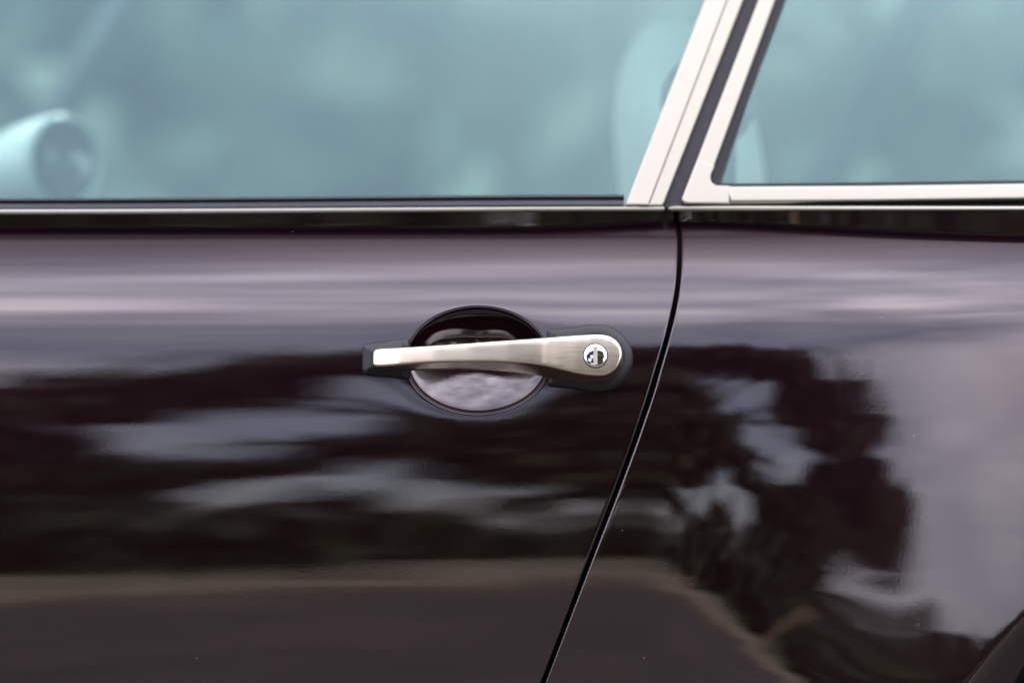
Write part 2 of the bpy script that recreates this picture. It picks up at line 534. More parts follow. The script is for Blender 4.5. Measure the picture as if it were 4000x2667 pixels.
# handle recess (bowl)
def bowl():
    nr, na = 40, 128
    y0 = lambda a, k: float(Y(EX + k * EA * math.cos(a), EH + k * EB * math.sin(a)))
    vs, fs = [], []
    prof = [(1.012, 0.0018), (1.000, 0.0010), (0.993, 0.0008), (0.986, 0.0009), (0.980, 0.0013), (0.974, 0.0021)]
    for i in range(1, 30):
        t = i / 30.0
        k = 0.974 * (1 - t)
        kk = k / 0.974
        dep = 0.0021 + 0.0172 * (1 - kk ** 2.0) ** 0.90
        prof.append((k, dep))
    for (k, dep) in prof:
        for j in range(na):
            a = 2 * math.pi * j / na
            base = y0(a, 1.0) * min(1, k) ** 1.0 + (1 - min(1, k)) * float(Y(EX, EH))
            vs.append((EX + k * EA * math.cos(a), base + dep, ZC + EH + k * EB * math.sin(a)))
    for i in range(len(prof) - 1):
        for j in range(na):
            j2 = (j + 1) % na
            fs.append((i * na + j, (i + 1) * na + j, (i + 1) * na + j2, i * na + j2))
    c = len(vs); vs.append((EX, float(Y(EX, EH)) + 0.0021 + 0.0172, ZC + EH))
    l = (len(prof) - 1) * na
    for j in range(na):
        fs.append((l + j, c, l + (j + 1) % na))
    return mesh_of('handle_recess', vs, fs)
rec = link('handle_recess', bowl(), PAINT, door)

# ------------------------------------------------------------------ door handle
def resample(pts, n, closed=True, smooth=0):
    P = np.array(pts, float)
    if closed:
        P = np.vstack([P, P[:1]])
    d = np.r_[0, np.cumsum(np.linalg.norm(np.diff(P, axis=0), axis=1))]
    s = np.linspace(0, d[-1], n + (1 if closed else 0))
    if closed:
        s = s[:-1]
    Q = np.stack([np.interp(s, d, P[:, 0]), np.interp(s, d, P[:, 1])], 1)
    for _ in range(smooth):
        if closed:
            Q = 0.25 * np.roll(Q, 1, 0) + 0.5 * Q + 0.25 * np.roll(Q, -1, 0)
    return Q

def catmull(pts, per=8, closed=True):
    P = np.array(pts, float); n = len(P); out = []
    for i in range(n):
        p0, p1, p2, p3 = P[(i - 1) % n], P[i], P[(i + 1) % n], P[(i + 2) % n]
        for k in range(per):
            t = k / per
            out.append(0.5 * ((2 * p1) + (-p0 + p2) * t + (2 * p0 - 5 * p1 + 4 * p2 - p3) * t * t + (-p0 + 3 * p1 - 3 * p2 + p3) * t ** 3))
    return np.array(out)

def out_normals(Q):
    t = np.roll(Q, -1, 0) - np.roll(Q, 1, 0)
    n = np.stack([t[:, 1], -t[:, 0]], 1)
    n /= np.maximum(np.linalg.norm(n, axis=1), 1e-9)[:, None]
    a = 0.5 * np.sum(Q[:, 0] * np.roll(Q[:, 1], -1) - np.roll(Q[:, 0], -1) * Q[:, 1])
    return n if a > 0 else -n

def fill_inside(ring, spacing):
    """triangulate the inside of a closed 2-D ring with grid points; returns points (ring first) and triangles"""
    n = len(ring)
    x0, y0 = ring.min(0); x1, y1 = ring.max(0)
    gx, gy = np.meshgrid(np.arange(x0 + spacing / 2, x1, spacing), np.arange(y0 + spacing / 2, y1, spacing))
    G = np.stack([gx.ravel(), gy.ravel()], 1)
    def inside(p):
        c = np.zeros(len(p), bool)
        j = n - 1
        for i in range(n):
            xi, yi = ring[i]; xj, yj = ring[j]
            cond = ((yi > p[:, 1]) != (yj > p[:, 1])) & (p[:, 0] < (xj - xi) * (p[:, 1] - yi) / (yj - yi + 1e-15) + xi)
            c ^= cond; j = i
        return c
    ins = inside(G)
    dmin = np.min(np.linalg.norm(G[:, None, :] - ring[None], axis=2), axis=1)
    G = G[ins & (dmin > spacing * 0.6)]
    allp = np.vstack([ring, G])
    vo, _, fo, ov, _, _ = delaunay_2d_cdt([Vector(p) for p in allp], [(i, (i + 1) % n) for i in range(n)], [], 1, 1e-9)
    P = np.array([(v[0], v[1]) for v in vo])
    return P, [tuple(f) for f in fo]

def plate(name, outline, levels, yfun, spacing, mat, parent, ang=40, close_back=True):
    """outline: closed 2-D (x, h) ring; levels: list of (offset outwards, function or constant added to yfun) from the back to the face edge"""
    Q = outline; n = len(Q); nrm = out_normals(Q)
    vs, fs = [], []
    for off, dy in levels:
        ring = Q + nrm * (off[:, None] if isinstance(off, np.ndarray) else off)
        yy = yfun(ring[:, 0], ring[:, 1]) + dy
        for p, y in zip(ring, yy):
            vs.append((p[0], y, p[1] + ZC))
    for l in range(len(levels) - 1):
        for i in range(n):
            j = (i + 1) % n
            fs.append((l * n + i, l * n + j, (l + 1) * n + j, (l + 1) * n + i))
    last = Q + nrm * (levels[-1][0][:, None] if isinstance(levels[-1][0], np.ndarray) else levels[-1][0])
    P, T = fill_inside(last, spacing)
    base = len(vs)
    yy = yfun(P[:, 0], P[:, 1]) + levels[-1][1]
    for p, y in zip(P, yy):
        vs.append((p[0], y, p[1] + ZC))
    fs += [tuple(base + i for i in t) for t in T]
    me = mesh_of(name, vs, fs)
    bm = bmesh.new(); bm.from_mesh(me)
    bmesh.ops.remove_doubles(bm, verts=bm.verts, dist=1e-6)
    bmesh.ops.recalc_face_normals(bm, faces=bm.faces)
    # an open back leaves the orientation undecided: make the face look towards the camera
    m = max(bm.faces, key=lambda f: f.calc_area())
    tot = sum(f.normal.y * f.calc_area() for f in bm.faces)
    if tot > 0:
        bmesh.ops.reverse_faces(bm, faces=bm.faces)
    bm.to_mesh(me); bm.free()
    flat_normals_by_angle(me, ang)
    return link(name, me, mat, parent)

def pxring(pts, yoff, per=8, smooth=0, n=0, cat=True):
    Q = np.array([(pxx(a) * (1 + yoff / D), ph(b) * (1 + yoff / D)) for a, b in pts])
    if cat:
        Q = catmull(Q, per)
    if n:
        Q = resample(Q, n, True, smooth)
    return Q

handle_out = [(1454, 1380), (1459, 1369), (1474, 1363), (1540, 1359.5), (1605, 1356), (1758, 1346), (1911, 1335), (2020, 1327.5), (2115, 1321), (2200, 1314), (2268, 1309), (2320, 1306.5), (2355, 1307), (2382, 1313),
              (2403, 1325), (2420, 1343), (2430, 1366), (2432, 1388), (2426, 1412), (2414, 1434), (2396, 1452), (2376, 1464), (2350, 1470), (2294, 1467), (2250, 1459.5),
              (2217, 1452), (2180, 1443), (2141, 1434), (2100, 1427), (2064, 1422.5), (1962, 1416), (1880, 1414.5), (1809, 1415.5), (1730, 1417), (1656, 1420.5), (1580, 1426.5), (1503, 1433), (1470, 1434), (1458, 1431), (1454, 1422)]
HY = -0.022
Qh = pxring(handle_out, HY, per=6, n=420, smooth=2)
_fx = np.array([pxx(v) for v in (1440, 1480, 1560, 1700, 1850, 1980, 2070, 2112, 2128, 2180, 2242, 2258, 2300, 2440)])
_fy = np.array([-0.0140, -0.0158, -0.0188, -0.0214, -0.0233, -0.0240, -0.0237, -0.0233, -0.0229, -0.0219, -0.0209, -0.0207, -0.0206, -0.0205])
_xt = np.arange(_fx[0] - 0.02, _fx[-1] + 0.02, 0.0002)
_ft = np.interp(_xt, _fx, _fy)
_kk = np.exp(-0.5 * (np.arange(-30, 31) / 4.0) ** 2); _kk /= _kk.sum()
_ft = np.convolve(np.pad(_ft, 30, mode='edge'), _kk, mode='valid')
def handle_face(x, h):
    y = np.interp(x, _xt, _ft)
    mid = np.interp(x, [pxx(1455), pxx(1900), pxx(2150), pxx(2430)], [ph(1398), ph(1375), ph(1379), ph(1388)])
    y = y + 2.2 * (h - mid) ** 2 + (h - mid) * 0.19      # crowned face, leaning back a little
    return y
nrmh = out_normals(Qh)
low = np.clip(-nrmh[:, 1], 0, 1)
# deep sides: the lower flank slopes out so its underside shows below the face
dpt = np.where((Qh[:, 0] > pxx(1610)) & (Qh[:, 0] < pxx(2130)), 0.013, 0.0185)
dpt = np.interp(Qh[:, 0], [pxx(1440), pxx(1480), pxx(1600), pxx(1900), pxx(2130), pxx(2180), pxx(2440)], [0.0125, 0.014, 0.0135, 0.0125, 0.0165, 0.0185, 0.0185])
sk = 0.0004 + low * np.interp(Qh[:, 0], [pxx(1440), pxx(1620), pxx(1900), pxx(2130), pxx(2250), pxx(2440)], [0.0016, 0.0042, 0.0055, 0.0074, 0.0078, 0.0062])
levels = [(sk * 0.55 - 0.004, dpt * 1.05), (sk * 0.9, dpt), (sk, dpt - 0.0008), (sk * 0.55 + 0.0001, dpt * 0.55), (sk * 0.22 + 0.0001, np.full(len(Qh), 0.0046)), (sk * 0.10 + 0.00005, np.full(len(Qh), 0.0028)), (0.0, np.full(len(Qh), 0.0017)),
          (-0.00035, np.full(len(Qh), 0.0010)), (-0.0009, np.full(len(Qh), 0.0004)), (-0.0016, 0.00006), (-0.0022, 0.0)]
LKX, LKH = pxx(2326) * (1 + HY / D), ph(1389) * (1 + HY / D)
grip = plate('door_handle', Qh, levels, handle_face, 0.0022, HANDLE, car, ang=60)

# lock cylinder
def lathe(name, prof, cx, cz, mat, parent, seg=72, y0=0.0, tilt=0.0):
    vs, fs = [], []
    for (r, y) in prof:
        for j in range(seg):
            a = 2 * math.pi * j / seg
            vs.append((cx + r * math.cos(a), y0 + y + tilt * r * math.sin(a), cz + r * math.sin(a)))
    for i in range(len(prof) - 1):
        for j in range(seg):
            fs.append((i * seg + j, (i + 1) * seg + j, (i + 1) * seg + (j + 1) % seg, i * seg + (j + 1) % seg))
    if prof[-1][0] > 1e-6:
        fs.append(tuple((len(prof) - 1) * seg + j for j in range(seg)))
    me = mesh_of(name, vs, fs)
    bm = bmesh.new(); bm.from_mesh(me)
    bmesh.ops.remove_doubles(bm, verts=bm.verts, dist=1e-7)
    bm.normal_update()
    if sum(f.normal.y * f.calc_area() for f in bm.faces) > 0:
        bmesh.ops.reverse_faces(bm, faces=bm.faces)
    bm.to_mesh(me); bm.free()
    flat_normals_by_angle(me, 50)
    return link(name, me, mat, parent)

LY = float(handle_face(np.array(LKX), np.array(LKH)))
RL = 45 * S
lathe('lock_gap_shade', [(RL * 1.085, 0.0006), (RL * 1.075, -0.00016), (RL * 1.05, -0.00022), (RL * 1.0, -0.00018), (RL * 0.96, 0.0006)], LKX, LKH + ZC, PLASTIC, grip, y0=LY, tilt=0.19)  # black ring laid on the face, its colour gives the shaded gap round the cylinder
dome = [(RL * 0.985, 0.001)] + [(RL * 0.985 * math.cos(t), -0.0002 - 0.0010 * math.sin(t)) for t in np.linspace(0.0, math.pi / 2 - 0.02, 18)]
lathe('lock_cylinder', dome, LKX, LKH + ZC, CHROME, grip, y0=LY, tilt=0.19)
def box_mesh(name, cx, cy, cz, sx, sy, sz, bev=0.0, seg=2):
    bm = bmesh.new()
    bmesh.ops.create_cube(bm, size=1.0)
    for v in bm.verts:
        v.co = Vector((cx + v.co.x * sx, cy + v.co.y * sy, cz + v.co.z * sz))
    if bev:
        bmesh.ops.bevel(bm, geom=list(bm.edges), offset=bev, segments=seg, affect='EDGES', profile=0.5)
    me = bpy.data.meshes.new(name)
    bm.to_mesh(me); bm.free()
    flat_normals_by_angle(me, 50)
    return me
def slot_mesh():
    # frame of the key slot with a recessed floor
    w, hgt = 7.6 * S, 33 * S
    bm = bmesh.new()
    yf = LY - 0.0019
    def quad_ring(w1, h1, y1):
        return [bm.verts.new((LKX + sx * w1, y1 + 0.19 * sz * h1, ZC + LKH + sz * h1)) for sx, sz in ((-1, -1), (1, -1), (1, 1), (-1, 1))]
    rings = [quad_ring(w, hgt, yf + 0.0016), quad_ring(w, hgt, yf), quad_ring(w * 0.78, hgt * 0.94, yf), quad_ring(w * 0.74, hgt * 0.93, yf + 0.0004)]
    for a, b in zip(rings[:-1], rings[1:]):
        for i in range(4):
            bm.faces.new((a[i], a[(i + 1) % 4], b[(i + 1) % 4], b[i]))
    bm.faces.new(rings[-1])
    bmesh.ops.recalc_face_normals(bm, faces=bm.faces)
    if sum(f.normal.y * f.calc_area() for f in bm.faces) > 0:
        bmesh.ops.reverse_faces(bm, faces=bm.faces)
    me = bpy.data.meshes.new('key_slot'); bm.to_mesh(me); bm.free()
    return me
link('key_slot', slot_mesh(), SLOT, grip, smooth=False)

# rubber gaskets under both handle ends
def body_y(x, h):
    return Y(x, h)
gl = [(1419, 1356), (1424, 1350), (1436, 1345.5), (1480, 1339), (1540, 1331), (1598, 1323), (1600.5, 1330), (1601, 1360), (1602, 1440), (1601, 1470), (1598, 1480), (1540, 1472), (1480, 1466), (1436, 1461.5), (1424, 1455), (1419, 1443)]
Qg = resample(np.array([(pxx(a), ph(b)) for a, b in gl]), 200, True, 3)
glev = [(0.0006, 0.004), (0.0006, -0.0008), (0.0, -0.0020), (-0.0018, -0.0033), (-0.0048, -0.0060), (-0.0053, -0.0062)]
plate('handle_gasket', Qg, [(o, np.full(len(Qg), d) if i < len(glev) - 1 else d) for i, (o, d) in enumerate(glev)], body_y, 0.003, RUBBER, grip, ang=38)
gr = [(2138, 1318), (2141, 1296), (2148, 1290), (2185, 1286), (2227, 1282), (2262, 1276), (2294, 1271), (2322, 1269.5), (2350, 1271), (2384, 1279), (2416, 1298), (2441, 1322), (2457, 1346), (2467, 1370), (2470, 1395), (2467, 1424), (2457, 1451), (2444, 1474),
      (2426, 1494), (2402, 1511), (2375, 1522), (2335, 1528), (2300, 1525), (2253, 1517), (2200, 1511), (2152, 1507), (2143, 1502), (2139, 1484), (2137, 1400)]
Qr = pxring(gr, 0.0, per=6, n=300, smooth=2)
rlev = [(0.0006, 0.004), (0.0006, -0.0006), (0.0, -0.0016), (-0.0012, -0.0026), (-0.0052, -0.0050), (-0.0058, -0.0050)]
plate('handle_gasket', Qr, [(o, np.full(len(Qr), d) if i < len(rlev) - 1 else d) for i, (o, d) in enumerate(rlev)], body_y, 0.004, RUBBER, grip, ang=38)

# ------------------------------------------------------------------ greenhouse: glass plane and trim
LEAN = math.tan(R(18.5))
ZB = ZC + ph(790) * (1 + YTOP / D)
YB = YTOP + 0.006
def gp(px, py, off=0.0):
    """photo point -> point on the leaning window plane, off metres inwards"""
    u, v = pxx(px), ph(py)
    c = YB + off - LEAN * ZB
    y = (c + LEAN * (ZC + v)) / (1 - LEAN * v / D)
    return Vector((u * (1 + y / D), y, ZC + v * (1 + y / D)))
NPL = Vector((0, -1, LEAN)).normalized()

def slab(name, pts, off, thick, bev, mat, parent, seg=3, lift=None, ang=50):
    """prism on the window plane: front outline from photo points, bevelled front edges"""
    bm = bmesh.new()
    fr = [bm.verts.new(gp(a, b, off + (lift[i] if lift else 0))) for i, (a, b) in enumerate(pts)]
    bk = [bm.verts.new(v.co - NPL * thick) for v in fr]
    n = len(pts)
    f = bm.faces.new(fr); bm.faces.new(bk[::-1])
    for i in range(n):
        j = (i + 1) % n
        bm.faces.new((fr[i], bk[i], bk[j], fr[j]))
    bmesh.ops.recalc_face_normals(bm, faces=bm.faces)
    if bev:
        bmesh.ops.bevel(bm, geom=list(f.edges), offset=bev, segments=seg, affect='EDGES', profile=0.6)
    bm.normal_update(); bm.verts.ensure_lookup_table()
    nn = []
    for v in bm.verts:
        w = Vector((0, 0, 0))
        for f_ in v.link_faces:
            w += f_.normal * f_.calc_area()
        nn.append(tuple(w.normalized()))
    me = bpy.data.meshes.new(name); bm.to_mesh(me); bm.free()
    if bev:
        me.shade_smooth(); me.normals_split_custom_set_from_vertices(nn)
        me.materials.append(mat)
        o = bpy.data.objects.new(name, me); COL.objects.link(o); o.parent = parent
        return o
    flat_normals_by_angle(me, ang)
    return link(name, me, mat, parent)

TOPY = -1250
def ext(p, q, y):   # extend the line p-q to row y
    t = (y - p[1]) / (q[1] - p[1]); return (p[0] + t * (q[0] - p[0]), y)
# door window frame upright: a broad outer facet and a narrower inner one
A0, A1 = (2752, 0), (2447, 784)
C0, C1 = (2841, 0), (2534, 799)
B0, B1 = (2904, 0), (2592, 796)
frame = slab('door_window_frame', [ext(A0, A1, TOPY), A1, (2444, 797), (2447, 803), (2530, 803.5), C1, ext(C0, C1, TOPY)], -0.011, 0.016, 0.0018, SATIN, car, lift=[0.0012] * 4 + [0, 0, 0])
slab('frame_edge', [ext(C0, C1, TOPY), C1, (2531, 804), (2586, 804), B1, ext(B0, B1, TOPY)], -0.0100, 0.015, 0.0015, SATIN, frame, lift=[0, 0, 0, 0.002, 0.002, 0.002])
# rubber between the frames
E0, E1 = (2961, 0), (2664, 772)
slab('pillar_seal', [ext((2880, 0), (2575, 796), TOPY), (2575, 800), (2590, 822), (2640, 822), (2740, 812), (2800, 760), ext((3000, 0), (2720, 760), TOPY)], -0.001, 0.012, 0.001, RUBBER2, car)
# rear side window frame
G0, G1 = (3027, 0), (2790, 640)
qf = slab('rear_window_frame', [ext(E0, E1, TOPY), ext(E0, E1, 640), (2790, 648), ext(G0, G1, TOPY)], -0.0085, 0.014, 0.002, SATIN, car)
lowbar = [(2846, 725), (3400, 722), (4000, 713.5), (5000, 696), (5000, 764), (4000, 781), (3400, 789), (2846, 793)]
slab('frame_lower_bar', lowbar, -0.0085, 0.014, 0.0028, SATIN, qf)
cr = [(2724, 619), (2790, 643), (2791, 652), (2779, 678), (2776, 694), (2779, 708), (2788, 718), (2800, 723), (2852, 724.5), (2852, 796.5), (2690, 796.5), (2674, 793), (2665, 784), (2663, 774)]
slab('frame_corner', cr, -0.0102, 0.014, 0.0016, SATIN, qf)
# inner rubber of the rear window
slab('glass_seal', [ext((3010, 0), (2775, 640), TOPY), (2768, 650), (2760, 700), (2790, 740), (5000, 720), (5000, 686), (4000, 703.5), (3400, 711), (2850, 716), (2822, 714), (2812, 706), (2809, 690), (2815, 668), ext((3067, 0), (2815, 668), TOPY)], -0.0025, 0.010, 0.001, RUBBER, qf)
# glass
def pane(name, pts, off, parent):
    return slab(name, pts, off, 0.004, 0, GLASS, parent)
pane('door_glass', [(-2600, 830), (2540, 830), ext((2800, 0), (2495, 784), TOPY), (-1500, TOPY)], 0.004, car)
pane('rear_side_glass', [(2740, 770), (5000, 752), (5000, -500), (4300, TOPY + 100), ext((2990, 0), (2750, 700), TOPY)], 0.0045, car)
# roof rail along the top
slab('roof_rail', [(-2700, TOPY + 20), (4800, TOPY + 20), (5200, -700), (5300, -760), (5000, TOPY - 70), (-2600, TOPY - 90)], -0.012, 0.05, 0.004, PAINT, car)

# belt mouldings and seals: strips swept along x.  rows: (py at left, py at pillar, inward offset from trim plane)
def strip(name, stations, mat, parent, nx=60, ang=50, endcap=True):
    """stations: list over px of lists of (py, y) giving one cross section each"""
    vs, fs = [], []
    m = len(stations[0][1])
    for px, sec in stations:
        for py, y in sec:
            vs.append(at(px, py, y))
    for i in range(len(stations) - 1):
        for k in range(m - 1):
            fs.append((i * m + k, (i + 1) * m + k, (i + 1) * m + k + 1, i * m + k + 1))
    fs.append(tuple(range(m))[::-1]); fs.append(tuple((len(stations) - 1) * m + k for k in range(m)))
    me = mesh_of(name, vs, fs)
    bm = bmesh.new(); bm.from_mesh(me)
    bmesh.ops.recalc_face_normals(bm, faces=bm.faces)
    if sum(f.normal.y * f.calc_area() for f in bm.faces) > 0:
        bmesh.ops.reverse_faces(bm, faces=bm.faces)
    bm.to_mesh(me); bm.free()
    flat_normals_by_angle(me, ang)
    return link(name, me, mat, parent)

def moulding_sec(pt, pb, y):
    # rounded half-round section between rows pt and pb standing 3.5 mm proud
    k = (pb - pt) / 24.0
    out = [(pt - 0.5, y + 0.010), (pt, y + 0.0012), (pt + 0.4 * k, y - 0.0008), (pt + 1.4 * k, y - 0.0022), (pt + 3.0 * k, y - 0.0031), (pt + 5.5 * k, y - 0.00355), (pt + 8 * k, y - 0.0037), (pt + 14 * k, y - 0.00378),
           (pt + 18 * k, y - 0.00375), (pt + 20.5 * k, y - 0.0034), (pt + 22.5 * k, y - 0.0024), (pt + 23.6 * k, y - 0.0008)]
    out += [(pb, y + 0.001), (pb - 0.5, y + 0.010)]
    return out
YM = YTOP - 0.001
def band_low(px):
    """lower edge of the upright strip added under the moulding for its dark reflection: point on the shoulder"""
    x = pxx(px); yv = 0.0
    for _ in range(8):
        x = pxx(px) * (1 + yv / D); h = float(htop(x)); yv = float(Y(x, h))
    return x, h, yv
def dark_band_strip(name, pxs, top_fn, parent):
    vs, fs = [], []
    prof = [(0.0, 0.004), (0.0, -0.0003), (0.04, -0.0003), (0.3, -0.00035), (0.7, -0.00042), (1.0, -0.00047), (1.0, 0.012)]
    for px in pxs:
        x, h, yv = band_low(px)
        ht = ph(top_fn(px)) * (1 + yv / D)
        for t, dy in prof:
            vs.append((x, yv + dy, ZC + h + (ht - h) * t))
    m = len(prof)
    for i in range(len(pxs) - 1):
        for k in range(m - 1):
            fs.append((i * m + k, (i + 1) * m + k, (i + 1) * m + k + 1, i * m + k + 1))
    me = mesh_of(name, vs, fs)
    bm = bmesh.new(); bm.from_mesh(me); bmesh.ops.recalc_face_normals(bm, faces=bm.faces)
    if sum(f.normal.y * f.calc_area() for f in bm.faces) > 0:
        bmesh.ops.reverse_faces(bm, faces=bm.faces)
    bm.to_mesh(me); bm.free(); flat_normals_by_angle(me, 35)
    return link(name, me, PAINT, parent)
def dtop(px):
    return 829 - 12 * float(smoothstep(0, 2600, px))
dark_band_strip('added_belt_band', list(range(-3000, 2600, 60)) + [2632], lambda p: dtop(p) + 4, door)  # added strip, set upright so the paint mirrors a dark band here
dark_band_strip('added_belt_band', [2651, 2660, 2680] + list(range(2700, 5000, 60)), lambda p: 818, quarter)
st = [(px, moulding_sec(817 - 10 * smoothstep(0, 2600, px), 841 - 14.5 * smoothstep(0, 2600, px), band_low(px)[2] - 0.0008)) for px in list(range(-3000, 2590, 100)) + [2594]]
strip('belt_moulding', st, SATIN, door)
pe = [(2612, 8.0), (2616, 4.5), (2624, 2.0), (2640, 0.4)]
st = [(px, moulding_sec(804 + s_, 827 - s_, band_low(2664)[2] - 0.0008)) for px, s_ in pe] + [(px, moulding_sec(804 + (0.8 if px > 3000 else 0), 827 - (1.5 if px > 3000 else 0), band_low(px)[2] - 0.0008)) for px in range(2700, 5000, 100)]
strip('belt_moulding', st, SATIN, quarter)
# wiper seal under the door glass: upper lip, groove, broad lower band
def seal_sec(px):
    u = float(smoothstep(0, 2440, px))
    t0 = 774.5 - 14 * u; b0 = 820 - 13 * u
    y = band_low(px)[2] - 0.001
    yg = YM - y
    return [(t0 + 1, y + 0.014 + yg), (t0, y + 0.0085 + yg), (t0 + 2, y + 0.0072 + yg), (t0 + 8, y + 0.0062 + yg), (t0 + 13, y + 0.0068 + yg), (t0 + 16, y + 0.0100 + yg), (t0 + 20, y + 0.0100 + yg),
            (t0 + 22, y + 0.0060 + yg * 0.6), (t0 + 27, y + 0.0052 + yg * 0.4), (t0 + 34, y + 0.0050), (t0 + 38, y + 0.0036), (b0 + 3, y + 0.0034), (b0 + 3, y + 0.02)]
strip('glass_wiper_seal', [(px, seal_sec(px)) for px in list(range(-3000, 2440, 120)) + [2438]], RUBBER2, door, ang=40)
strip('rear_belt_seal', [(px, [(772, YM + 0.02), (776, YM + 0.012), (790, YM + 0.006), (800, YM + 0.0035), (812, YM + 0.0030), (815, YM + 0.02)]) for px in range(2600, 5200, 200)], RUBBER, quarter, ang=60)
strip('shut_corner_seal', [(px, [(790, YM + 0.02), (796, YM + 0.012), (812, YM + 0.010), (850, YM + 0.011), (880, YM + 0.012), (884, YM + 0.03)]) for px in (2580, 2600, 2625, 2690)], BLACK, door, ang=60)

# ------------------------------------------------------------------ cabin and far side
def boxpart(name, x0, x1, y0, y1, z0, z1, mat, parent, bev=0.0, seg=2):
    return link(name, box_mesh(name, (x0 + x1) / 2, (y0 + y1) / 2, (z0 + z1) / 2, x1 - x0, y1 - y0, z1 - z0, bev, seg), mat, parent)
def grid_surf(name, fun, nu, nv, mat, parent):
    vs = [fun(i / nu, j / nv) for i in range(nu + 1) for j in range(nv + 1)]
    fs = [(i * (nv + 1) + j, (i + 1) * (nv + 1) + j, (i + 1) * (nv + 1) + j + 1, i * (nv + 1) + j + 1) for i in range(nu) for j in range(nv)]
    return link(name, mesh_of(name, vs, fs), mat, parent)
gt = gp(0, TOPY); ROOFY0 = gt.y - 0.02; ROOFZ = gt.z + 0.01
FARY = 1.62
def roof_f(u, v):
    x = -0.36 + 1.8 * u; y = ROOFY0 + 0.02 + (FARY - 2 * ROOFY0 + 0.05) * v
    return (x, y, ROOFZ + 0.07 * (1 - (2 * v - 1) ** 2) * (1 - 0.35 * (2 * u - 1) ** 2))
grid_surf('roof', roof_f, 16, 12, PAINT, car)
grid_surf('headlining', lambda u, v: tuple(a + b for a, b in zip(roof_f(u, v), (0, 0, -0.03))), 16, 12, HEADLINE, car)
boxpart('cabin_floor', -1.6, 1.7, 0.10, FARY - 0.08, 0.18, 0.24, TRIMDARK, car)
boxpart('inner_door_panel', -0.95, XS(0.0) - 0.02, YTOP + 0.028, YTOP + 0.075, 0.3, ZB - 0.012, TRIMDARK, car, 0.01)
boxpart('inner_quarter_trim', XS(0.0) + 0.05, 1.1, YTOP + 0.028, YTOP + 0.075, 0.3, ZB - 0.012, TRIMDARK, car, 0.01)
boxpart('far_side_door', -1.0, 1.2, FARY - 0.14, FARY, 0.26, ZB - 0.01, TRIMDARK, car, 0.02)
boxpart('dashboard', -1.15, -0.42, 0.2, FARY - 0.16, 0.55, 0.86, TRIMDARK, car, 0.05, 4)
def bar(name, p, q, w, d, mat, parent):
    p = Vector(p); q = Vector(q); ax = (q - p).normalized(); sx = ax.cross(Vector((0, 1, 0))).normalized() * w / 2; sy = Vector((0, 1, 0)) * d / 2
    vs = [b + i * sx + j * sy for b in (p, q) for i, j in ((-1, -1), (1, -1), (1, 1), (-1, 1))]
    fs = [(0, 1, 2, 3), (7, 6, 5, 4)] + [(i, i + 4, (i + 1) % 4 + 4, (i + 1) % 4) for i in range(4)]
    me = mesh_of(name, vs, fs); bm = bmesh.new(); bm.from_mesh(me)
    bmesh.ops.recalc_face_normals(bm, faces=bm.faces); bmesh.ops.bevel(bm, geom=list(bm.edges), offset=min(w, d) * 0.2, segments=2, affect='EDGES'); bm.to_mesh(me); bm.free()
    return link(name, me, mat, parent)
bar('far_window_pillar', (-0.78, FARY - 0.06, ZB - 0.02), (-0.45, ROOFY0 + FARY - 2 * ROOFY0 + 0.02, ROOFZ), 0.045, 0.04, TRIMDARK, car)
bar('far_window_pillar', (0.36, FARY - 0.06, ZB - 0.02), (0.62, ROOFY0 + FARY - 2 * ROOFY0 + 0.02, ROOFZ), 0.06, 0.04, TRIMDARK, car)
# seat: tall rounded backrest and cushion
def egg(name, cx, cy, cz, rx, ry, rz, lean, mat, parent, sup=2.6, narrow=0.0):
    nu, nv = 36, 24
    vs, fs = [], []
    sg = lambda c, p: math.copysign(abs(c) ** p, c)
    e = 2 / sup
    for i in range(nv + 1):
        ph_ = -math.pi / 2 + math.pi * i / nv
        for j in range(nu):
            th = 2 * math.pi * j / nu
            zz = rz * sg(math.sin(ph_), e)
            k = 1 + narrow * zz / rz
            xx = k * rx * sg(math.cos(ph_), e) * sg(math.cos(th), e)
            yy = ry * sg(math.cos(ph_), e) * sg(math.sin(th), e)
            vs.append((cx + xx + lean * zz, cy + yy, cz + zz))
    for i in range(nv):
        for j in range(nu):
            fs.append((i * nu + j, i * nu + (j + 1) % nu, (i + 1) * nu + (j + 1) % nu, (i + 1) * nu + j))
    return link(name, mesh_of(name, vs, fs), mat, parent)
seat_y = 0.52
seat_d = 1 + seat_y / D
egg('seat_backrest', pxx(2715) * seat_d, seat_y, 0.862, 0.066, 0.20, 0.19, -0.13, LEATHER, car, 2.1, 0.26)
egg('seat_cushion', 0.00, seat_y, 0.42, 0.27, 0.25, 0.09, 0.0, LEATHER, car, 3.2)
# seat belt with its round anchor on the pillar
ba = at(2768, 395, 0.24)
lathe('belt_anchor', [(0.040, 0.012), (0.041, 0.0), (0.038, -0.006), (0.028, -0.011), (0.012, -0.013), (0.0001, -0.0135)], ba[0], ba[2], PLASTIC, car, y0=0.24)
boxpart('seat_belt', ba[0] - 0.024, ba[0] + 0.024, 0.245, 0.248, 0.35, ba[2], PLASTIC, car)
